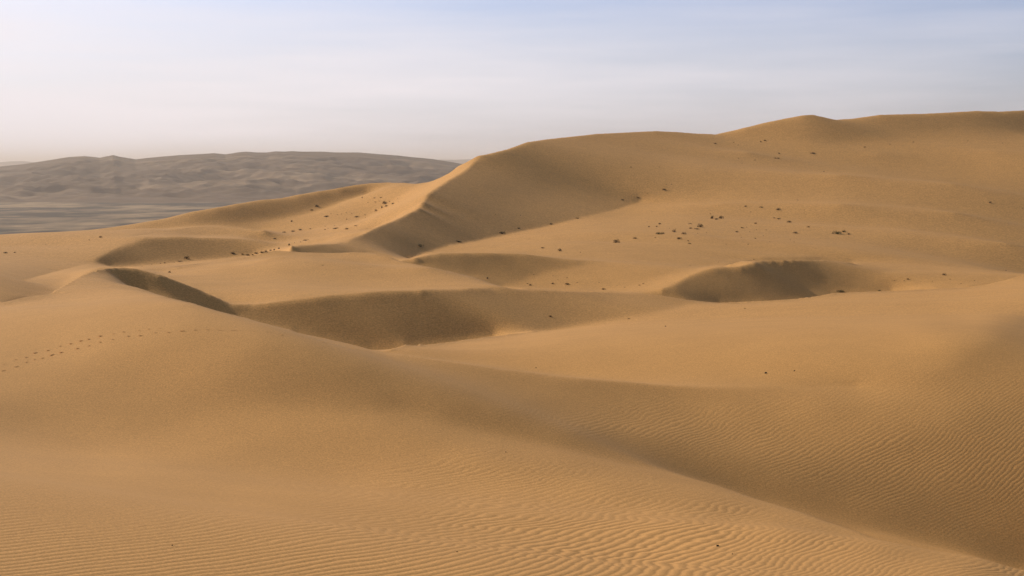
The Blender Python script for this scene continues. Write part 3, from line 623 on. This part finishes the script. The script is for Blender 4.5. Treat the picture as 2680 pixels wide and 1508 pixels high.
def shrub_mesh(name, seed, nleaf, flat, spread=1.0):
    """low desert shrub one metre wide: bare stems fanning from the root and small leaf blades through an uneven dome"""
    r = random.Random(seed); v = []; f = []
    def tri(a, b, c): k = len(v); v.extend((a, b, c)); f.extend((k, k + 1, k + 2))
    lobes = [(r.uniform(-.25, .25) * spread, r.uniform(-.25, .25), r.uniform(.6, 1.0)) for _ in range(4)]
    for i in range(26):                                   # stems
        lx, ly, lh = lobes[i % 4]; a = r.uniform(0, 6.28); rad = r.uniform(.1, .34)
        tx, ty, tz = lx + math.cos(a) * rad, ly + math.sin(a) * rad, flat * lh * r.uniform(.5, 1.0)
        w = .012; tri((-w, 0, -.02), (w, 0, -.02), (tx, ty, tz)); tri((0, -w, -.02), (0, w, -.02), (tx, ty, tz))
    for i in range(nleaf):
        lx, ly, lh = lobes[r.randrange(4)]
        a = r.uniform(0, 6.28); e = math.asin(r.uniform(0, 1)); q = r.uniform(.35, 1.0) ** .5
        x = lx + math.cos(a) * math.cos(e) * .27 * q * spread; y = ly + math.sin(a) * math.cos(e) * .27 * q; z = flat * lh * (math.sin(e) * q * .95 + .02)
        s = r.uniform(.04, .085); b = r.uniform(0, 6.28); t_ = r.uniform(-.5, .9)
        dx, dy, dz = math.cos(b) * s, math.sin(b) * s, t_ * s
        tri((x - dy * .45, y + dx * .45, z), (x + dy * .45, y - dx * .45, z), (x + dx, y + dy, z + dz))
        tri((x - dx * .5, y - dy * .5, z - dz * .5), (x + dx * .4, y + dy * .4, z + s * .6), (x + dy * .5, y - dx * .5, z))
    return mesh_from(name, v, f, 3, False)
SHAPES = {}
for mk in MATS:
    for k in range(4):
        me = shrub_mesh('shrub_' + mk, 31 + k * 7, 260, (.55, .42, .62, .34)[k], (1.0, 1.35, .9, 1.5)[k]); me.materials.append(MATS[mk]); SHAPES[mk, k] = me
def shrub(x, row, w, h=None, kind='dark', label='', group=None, cat='shrub', name='desert_shrub', k=None):
    """w, h: size as seen in the 2680 px view; row: where its foot meets the sand"""
    X, Y, Z, d = at_pixel(x, row); W = w * d / FPX * 1.12
    H = (h if h else max(2.2, w * .48)) * d / FPX * 1.15
    k = rng.randrange(4) if k is None else k
    o = bpy.data.objects.new(name, SHAPES[kind, k]); C.objects.link(o)
    zs = (.55, .42, .62, .34)[k]
    o.scale = (W / (.95 + .25 * (k in (1, 3))), W * rng.uniform(.7, 1.0), H / zs / .85)
    o.location = (X, Y, Z - .02 * H); o.rotation_euler = (0, 0, rng.uniform(-.5, .5) + (math.pi if rng.random() < .5 else 0))
    return tag(o, label, cat, group)

ORD = 'first second third fourth fifth sixth seventh eighth ninth tenth eleventh twelfth thirteenth fourteenth fifteenth sixteenth seventeenth eighteenth nineteenth twentieth'.split() + ['twenty-' + w for w in 'first second third fourth fifth sixth'.split()]
def nth(i, n):
    if i < (n + 1) // 2: return ORD[i] + ' from the left'
    return ORD[n - 1 - i] + ' from the right'
notable = [
 (1611,635.5,15,9,'dark','lone dark domed shrub at the lower left of the middle slope scatter'),
 (1663,625,9,4,'dark','small shrub between the lone domed shrub and the long grey-green one'),
 (1835,595,14,9,'dark','tall dark domed shrub in the middle slope scatter, just below the row of three'),
 (1864,572.5,13,8,'dark','left peaked shrub of the row of three touching dark shrubs'),
 (1874.5,575,10,5,'dark','lowest shrub in the middle of the row of three touching dark shrubs'),
 (1887,572.5,14,7,'dark','right shrub of the row of three touching dark shrubs'),
 (1723,613,18,6,'green','long low grey-green shrub left of the dark scatter on the middle slope'),
 (1736,612,9,4,'green','little grey-green shrub joined to the right end of the long low grey-green one'),
 (1765,608,12,7,'dark','olive dark shrub just right of the long grey-green shrub'),
 (1788,613,12,5,'dark','flat dark shrub right of and below the olive one in the middle slope scatter'),
 (1777,626,13,6,'dark','flat-topped dark shrub, lowest of the larger ones in the middle slope scatter'),
 (1801,631.5,7,3,'dark','tiny shrub at the lower right edge of the middle slope scatter, above a pale tuft'),
 (1805,638.5,10,3,'pale','pale dry tuft at the very bottom of the middle slope scatter'),
 (1807.5,598.5,10,4,'dark','small dark shrub left of the tall domed one on the middle slope'),
 (1825,600.5,13,3,'dark','thin flat shrub lying right at the lower left of the tall domed one'),
 (1726,587.5,9,4,'dark','small dark shrub highest above the long grey-green shrub'),
 (1699,594.5,8,3,'dark','flat little shrub left of the long grey-green shrub and above it'),
 (1718,594,7,3,'dark','very small shrub between the flat one and the highest one above the grey-green shrub'),
 (1808,586.5,9,2,'green','flat green streak of low plant above the tall domed shrub'),
 (2036.6,550,12,5,'dark','dark flat-topped shrub at the upper right of the middle slope, alone under a bare stretch'),
 (1994,543.5,10,3,'green','greenish trailing shrub left of the dark flat-topped one on the upper right'),
 (1951,541,9,3.5,'dark','small shrub furthest left of the upper right trio on the middle slope'),
 (2066,582.5,13,6,'dark','dark shrub right of the pair of little ones on the right of the middle slope'),
 (2037.5,574,10,3.5,'dark','right one of the pair of little shrubs on the right of the middle slope'),
 (2026,571.5,6,3,'brown','left one of the pair of little shrubs on the right of the middle slope'),
 (1978,586,8,4,'dark','little round shrub by itself between the row of three and the right-hand pair'),
 (1928,608,9,4,'dark','small dark shrub at the foot of the gap right of the middle slope scatter'),
 (1943,597.5,8,3,'brown','brown shrub just above the small dark one in the gap of the middle slope'),
 (2082.5,611,15,4,'brown','low brown shrub left of the large green shrub on the right of the middle slope'),
 (2116,595,9,3,'brown','faint brown shrub above and left of the large green shrub'),
 (2194,612.5,22,7,'green','largest green shrub, long and leaning, on the right of the middle slope'),
 (2208,607.5,12,5,'green','upper right branch-like green shrub grown against the largest green one'),
 (2220.4,614,7,4,'brown','tiny red-brown shrub at the right end of the largest green shrub'),
 (2590.6,531,10,3.5,'dark','lone dark shrub far to the right on the big slope near the frame edge'),
 (1466,657.5,11,7,'dark','dark upright shrub low on the middle slope above the shaded dune hump'),
 (1420,650,10,3.5,'dark','low dark shrub left of the upright one above the shaded dune hump'),
 (1579,758,11,4.5,'dark','flat dark shrub right on the rim of the hollow in the valley floor'),
 (1485,745,13,6,'brown','largest brown shrub of the valley floor behind the hollow rim'),
 (1446,743.5,9,4,'brown','brown shrub left of the largest one on the valley floor'),
 (1388,747,10,4,'brown','trailing brown shrub furthest left on the valley floor'),
 (1100,646,19,7,'pale','pale olive mound plant alone in the shaded floor of the big bowl'),
 (1200,634,25,4,'dark','long thin line of dark shrub at the foot of the big dark slope'),
 (1314,612,19,7,'dark','big dark shrub at the lower edge of the big shaded bowl'),
 (1358,599,9,4,'dark','small dark shrub right of the big one on the edge of the shaded bowl'),
 (1442,588,10,4,'dark','dark shrub where the shaded bowl meets the lit slope, above the small one'),
 (1512,572.5,8,3,'dark','uppermost small shrub along the edge of the shaded bowl'),
 (1276,729.5,6,5,'dark','dark upright shrub by the right tip of the pale slab dune'),
 (830,541.5,11,5,'dark','dark shrub alone high on the shaded back dune left of the bright crest'),
 (815.7,550.5,9,3,'brown','faint flat shrub below the dark one on the shaded back dune'),
 (763.7,580.5,8,4,'dark','small dark shrub by itself on the left of the back dune flank'),
 (853,568,12,4,'dark','dark shrub with a pale foot at the left of the back dune flank'),
 (933,568.5,13,4,'dark','long dark shrub in the middle of the back dune flank below the upper cluster'),
 (984,553,7,6,'dark','upright dark shrub hard against the bright crest, lowest of the upper cluster'),
 (999,545,7,6,'dark','upright shrub just above and right of the lowest one of the upper cluster'),
 (1010.6,541,10,4,'dark','low shrub in the upper cluster beside the bright crest line'),
 (1008,533.5,13,6,'dark','largest dark shrub of the upper cluster left of the bright crest'),
 (1028.5,534.5,11,4,'green','greenish shrub at the right end of the upper cluster, touching the bright crest'),
 (948,519,4,4,'dark','single dark dot of a shrub above the left of the upper cluster'),
 (784.6,603,14,4,'dark','long dark shrub, right-hand one of the three in a row above the slab dune'),
 (766.8,607,11,5,'dark','middle shrub of the three in a row above the slab dune'),
 (744,609,11,3,'dark','faint left shrub of the three in a row above the slab dune'),
 (877,599.5,15,4,'dark','broad dark shrub low on the lit flank, right of the row of three'),
 (909,600.5,9,4,'dark','shrub right of the broad dark one low on the lit flank'),
 (931.4,592,12,2.5,'brown','thin brown streak of shrub above the right end of the lit flank row'),
 (799.4,630,16,3.5,'dark','flat dark shrub on the bright sand just above the dark tongue dune'),
 (756,642.5,9,5,'green','green shrub at the left tip of the dark tongue dune'),
 (719.4,625.5,9,3,'dark','small shrub in the little shaded lens left of the lit flank'),
 (608.5,664.5,17,4,'dark','largest shrub of the scrub line at the left, edge-on dark streak'),
 (487,677,13,6,'dark','bushy dark shrub in the hollow left of the slab dune'),
 (470,684.5,13,2.5,'brown','thin brown scrub streak under the bushy dark shrub on the left'),
 (444.6,714,9,4,'dark','small dark shrub just above the crest of the near left dune'),
 (263,622,9,5,'dark','lone dark shrub on the far left sand below the plain'),
 (13,663,10,3.5,'dark','low dark shrub at left edge of the view'),
 (38,662,5,2.5,'brown','speck of a shrub beside the one at the left edge of the view'),
 (1991,372.5,6,4,'dark','dark shrub high under the peaked skyline bump'),
 (2002,369,7,4,'brown','brown shrub touching the dark one high under the skyline bump'),
 (2039,403,7,3.5,'dark','upper of three small shrubs on the high slope below the skyline bump'),
 (2029,415,7,3,'dark','lower left of three small shrubs on the high slope below the skyline bump'),
 (2038,415.5,6,3,'dark','lower right of three small shrubs on the high slope below the skyline bump'),
 (1872,376.5,9,3,'brown','brown shrub left of the others under the left shoulder of the skyline'),
 (2127,402,15,2.5,'brown','thin long brown streak of scrub on the high slope right of the skyline bump'),
 (2469.5,720.5,9,5,'dark','dark shrub in the right-hand valley behind the near plateau'),
 (2376,731.5,7,3.5,'dark','little dark shrub left of the right-hand valley shrub'),
 (2200.6,763.5,21,4,'green','long low green scrub on the rim of the near plateau at the right'),
 (2301,761.5,11,2.5,'green','thin green scrub streak right of the long one on the plateau rim'),
 (1441,829.5,11,4,'brown','small brown dry tuft inside the shaded hollow wall'),
 (1646.5,835,9,2.5,'brown','sparse brown tuft at the end of the pale sand streak'),
 (1949.5,808,5,2,'brown','speck of a brown tuft just below the plateau edge under the small dark dune'),
]
for x, y, w, h, kd, lb in notable:
    shrub(x, y, w, h, kd, lb, 'desert shrubs on the dunes')
# specks no one can tell apart, by place
specks = {
 'speck of shrub between the larger shrubs of the middle slope': [(1715,622,6),(1826,611.5,4),(1860,560.5,6),(1694,581.5,4),(1965,555.5,5),(1954,595,4),(2004.6,602.5,6),(1962,607.5,4),(1977,625,9),(1957,640.5,5),(2068,628.5,5),(2078,634,5),(2106,550,4),(2088,524.5,7),(2676,545.5,5),(1958,640,4),(1768,600,4),(1850,610,4),(1998,618,5),(1940,622,5),(2015,634,5),(1900,640,4),(1980,602,5),(1752,598,3)],
 'speck of brown scrub high on the big slope under the skyline': [(1932,380.5,5),(1942,428,5),(1933,415,4),(1976,420,6),(2263,386,8),(2329,378.5,6),(2390,372.5,6),(2533,369.5,5),(2623,375,4),(2156,449.5,6),(1920,373.5,4)],
 'speck of scrub along the upper side of the shaded bowl': [(1652,438.5,6),(1725,438,4),(1744,483,4),(1757,483,4),(1736.5,497.5,13),(1694,507.5,3),(1630,524.5,11),(1670.6,518.5,9),(1361.6,565,4),(1296.6,562.5,4),(1321,610,5)],
 'brown speck on the valley floor behind the hollow': [(1397,719.5,4),(1447,722.5,4),(1484,727.5,5),(1380.6,743,6),(1568,740,4),(1615,748,4),(1634.6,752.5,5),(1673,747.5,7),(1683,743.5,7),(1806,695,5),(1880,686.5,3),(1519,661,5),(1973,679.5,5),(1510,740,4),(1460,733,3)],
 'speck of shrub among the clusters on the back dune flank': [(866,560.5,5),(883,562.5,6),(905.8,558,6),(908,574.5,8),(955.5,563.5,7),(956,570.5,4),(850.6,601.5,8),(859,598.5,6),(982.6,529.5,9),(992.7,527,6),(1006.7,527.5,6),(963,530.5,5),(979.5,519,9),(996.6,518,10),(1040,521,6),(1042.4,529.5,6),(851.4,593,5),(875.5,591,6),(811.5,599.8,8),(786.6,634,5),(771,636,5),(1020,528,5),(894,561,4),(890,590,4),(920,560,5)],
 'scrub line shrub on the left edge of the slab dune': [(635,666.5,9),(650,669,12),(662,668,10),(672,664.5,13),(684,662,13),(696,659.5,13),(708,657,12),(718,654.5,11),(731,651.5,12),(431,689,8),(397,692.5,5),(372,697.5,4),(420,690,4),(456,687,4)],
 'tiny shrub on the far left sand flat': [(233,628.5,4),(120,640,3),(180,655,3)],
 'little dark tuft in the right-hand valley': [(2366,735.5,4),(2341,735,5),(2487,731.5,4),(2515,743.5,5),(2440,737,4),(2633,709,5),(2550,735,4),(2410,738,3)],
 'faint dry tuft on the lit side of the slab dune': [(834,738,3),(864,735.5,3),(970,700,4),(845,695,6)],
}
for lb, lst in specks.items():
    lst = sorted(lst)
    for i, (x, y, w) in enumerate(lst):
        kd = 'brown' if ('brown' in lb or 'dry' in lb) else rng.choice(('dark', 'brown'))
        f_ = .62 if 'back dune' in lb or 'middle slope' in lb else .8; shrub(x, y, w * f_, max(1.6, w * .4 * f_), kd, lb + ', ' + nth(i, len(lst)), lb.replace('speck', 'specks').replace(' shrub ', ' shrubs ', 1))

# ------------------------------------------------------------------ litter on the near sand
def blob_mesh(name, seed, sx, sy, sz):
    r = np.random.RandomState(seed); nu, nv = 14, 9; v = []
    off = r.uniform(-3, 3, 2)
    for i in range(nv):
        ph = math.pi * i / (nv - 1)
        for j in range(nu):
            t = 2 * math.pi * j / nu; x, y, z = math.sin(ph) * math.cos(t), math.sin(ph) * math.sin(t), math.cos(ph)
            k = 1 + .35 * float(gnoise(np.array([x * 1.3 + off[0]]), np.array([y * 1.3 + z + off[1]]))[0])
            v.append((x * sx * k, y * sy * k, z * sz * k))
    f = []
    for i in range(nv - 1):
        for j in range(nu): f.extend((i * nu + j, (i + 1) * nu + j, (i + 1) * nu + (j + 1) % nu, i * nu + (j + 1) % nu))
    return mesh_from(name, v, f, 4)
stone_m = leaf_mat('dark_stone', (.018,.014,.008,1), (.05,.038,.022,1))
def stone(x, y, px_, lb, seed, group=None):
    X, Y, Z, d = at_pixel(x, y); s = px_ * d / FPX / 2
    me = blob_mesh('stone', seed, s, s * .8, s * .75); me.materials.append(stone_m)
    o = bpy.data.objects.new('pebble', me); C.objects.link(o); o.location = (X, Y, Z + s * .3); o.rotation_euler = (.3, .2, seed)
    tag(o, lb, 'pebble', group)
G_ = 'dark pebbles lying on the sand'
stone(1878, 1430, 9, 'biggest dark pebble, on the rippled foreground sand below the twig', 1, G_)
stone(1917, 1451, 4, 'small dark pebble on the ripples right of and below the biggest one', 2, G_)
stone(2004, 977, 6, 'dark pebble on the bright plateau, left one of two', 3, G_)
stone(2079, 971, 4, 'smaller dark pebble on the bright plateau, right one of two', 4, G_)
stone(1742, 855, 4, 'single dark dot of a pebble in the middle of the bright plateau', 5, G_)
stone(1403, 963, 3, 'tiny dark pebble near the left lower edge of the bright plateau', 6, G_)
stone(451, 1428, 4, 'tiny dark pebble on the finely rippled sand at lower left', 7, G_)
stone(1324, 1184, 4, 'tiny pebble on smooth sand above the middle ripples', 8, G_)
stone(1196, 1445, 4, 'tiny red-brown pebble among the ripples at bottom centre', 9, G_)
# twig stuck in the sand
X, Y, Z, d = at_pixel(1840, 1373)
v = []; f = []
pts = [(0, 0, -.01), (.0015, 0, .006), (.004, .001, .013), (.0045, .001, .020)]; rads = [.0012, .0012, .001, .0006]
for p, rd in zip(pts, rads):
    for k in range(6): v.append((p[0] + rd * math.cos(k * 1.047), p[1] + rd * math.sin(k * 1.047), p[2]))
for i in range(3):
    for k in range(6): f.extend((i * 6 + k, i * 6 + (k + 1) % 6, (i + 1) * 6 + (k + 1) % 6, (i + 1) * 6 + k))
me = mesh_from('twig', v, f, 4); me.materials.append(stone_m)
tw = bpy.data.objects.new('twig', me); C.objects.link(tw); tw.location = (X, Y, Z); tw.scale = (1.1, 1.1, 1.1)
tag(tw, 'short dark twig standing upright in the rippled foreground sand', 'twig')

# footprints: two lines of prints walking across the near left dune; each a pressed hollow with a pushed-up rim
def print_mesh():
    nu, nv = 16, 5; v = []; f = []
    prof = [(.45, -.15), (.8, .35), (1.0, 1.0), (1.25, .35), (1.6, -.4)]      # from the hollow over the rim to the sand
    for i, (k, z) in enumerate(prof):
        for j in range(nu):
            t = 2 * math.pi * j / nu; v.append((math.cos(t) * .10 * k + .02 * math.cos(2 * t), math.sin(t) * .05 * k, z * .0006))
    for i in range(nv - 1):
        for j in range(nu): f.extend((i * nu + j, (i + 1) * nu + j, (i + 1) * nu + (j + 1) % nu, i * nu + (j + 1) % nu))
    return mesh_from('footprint', v, f, 4)
pm = print_mesh(); pm.materials.append(sand_material('footprint_sand', False))
def line_of_prints(pts, lb, grp):
    for i, (x, y) in enumerate(pts):
        X, Y, Z, d = at_pixel(x, y); a, b = pts[max(0, i - 1)], pts[min(len(pts) - 1, i + 1)]
        Xa, Ya, _, _ = at_pixel(*a); Xb, Yb, _, _ = at_pixel(*b)
        o = bpy.data.objects.new('footprint', pm); C.objects.link(o)
        o.location = (X, Y, Z + .0004); o.rotation_euler = (0, 0, math.atan2(Yb - Ya, Xb - Xa) + rng.uniform(-.15, .15)); s = rng.uniform(.45, .8) * d / 38; o.scale = (s * rng.uniform(.9, 1.4), s, s)
        tag(o, lb + ', ' + nth(i, len(pts)), 'footprint', grp)
zz = lambda l: [(x * .2954, 660 + y * .2954) for x, y in l]
line_of_prints(zz([(45,990),(150,950),(245,930),(330,888),(440,868),(545,830),(640,808),(730,783),(800,770),(905,740),(1020,722),(1110,705),(1240,692),(1330,680),(1420,673),(1500,708),(1630,695),(1740,690),(1850,687),(1960,690),(2080,692),(2250,700),(2370,706),(2480,730)]),
               'footprint in the upper trail across the near left dune', 'upper trail of footprints')
line_of_prints(zz([(45,1045),(160,1010),(250,970),(320,950),(390,935),(480,905),(560,885),(700,850),(800,828),(900,795),(1010,772),(1150,742),(1260,737),(1390,712)]),
               'footprint in the lower trail across the near left dune', 'lower trail of footprints')
line_of_prints([(842,895),(856,897),(872,900),(905,910),(920,912),(935,915),(957,919)], 'footprint near the sharp dune edge before the hollow', 'footprints along the dune edge')

add_haze(0.000108)
SC.cycles.volume_bounces = 1
SC.cycles.volume_max_steps = 64
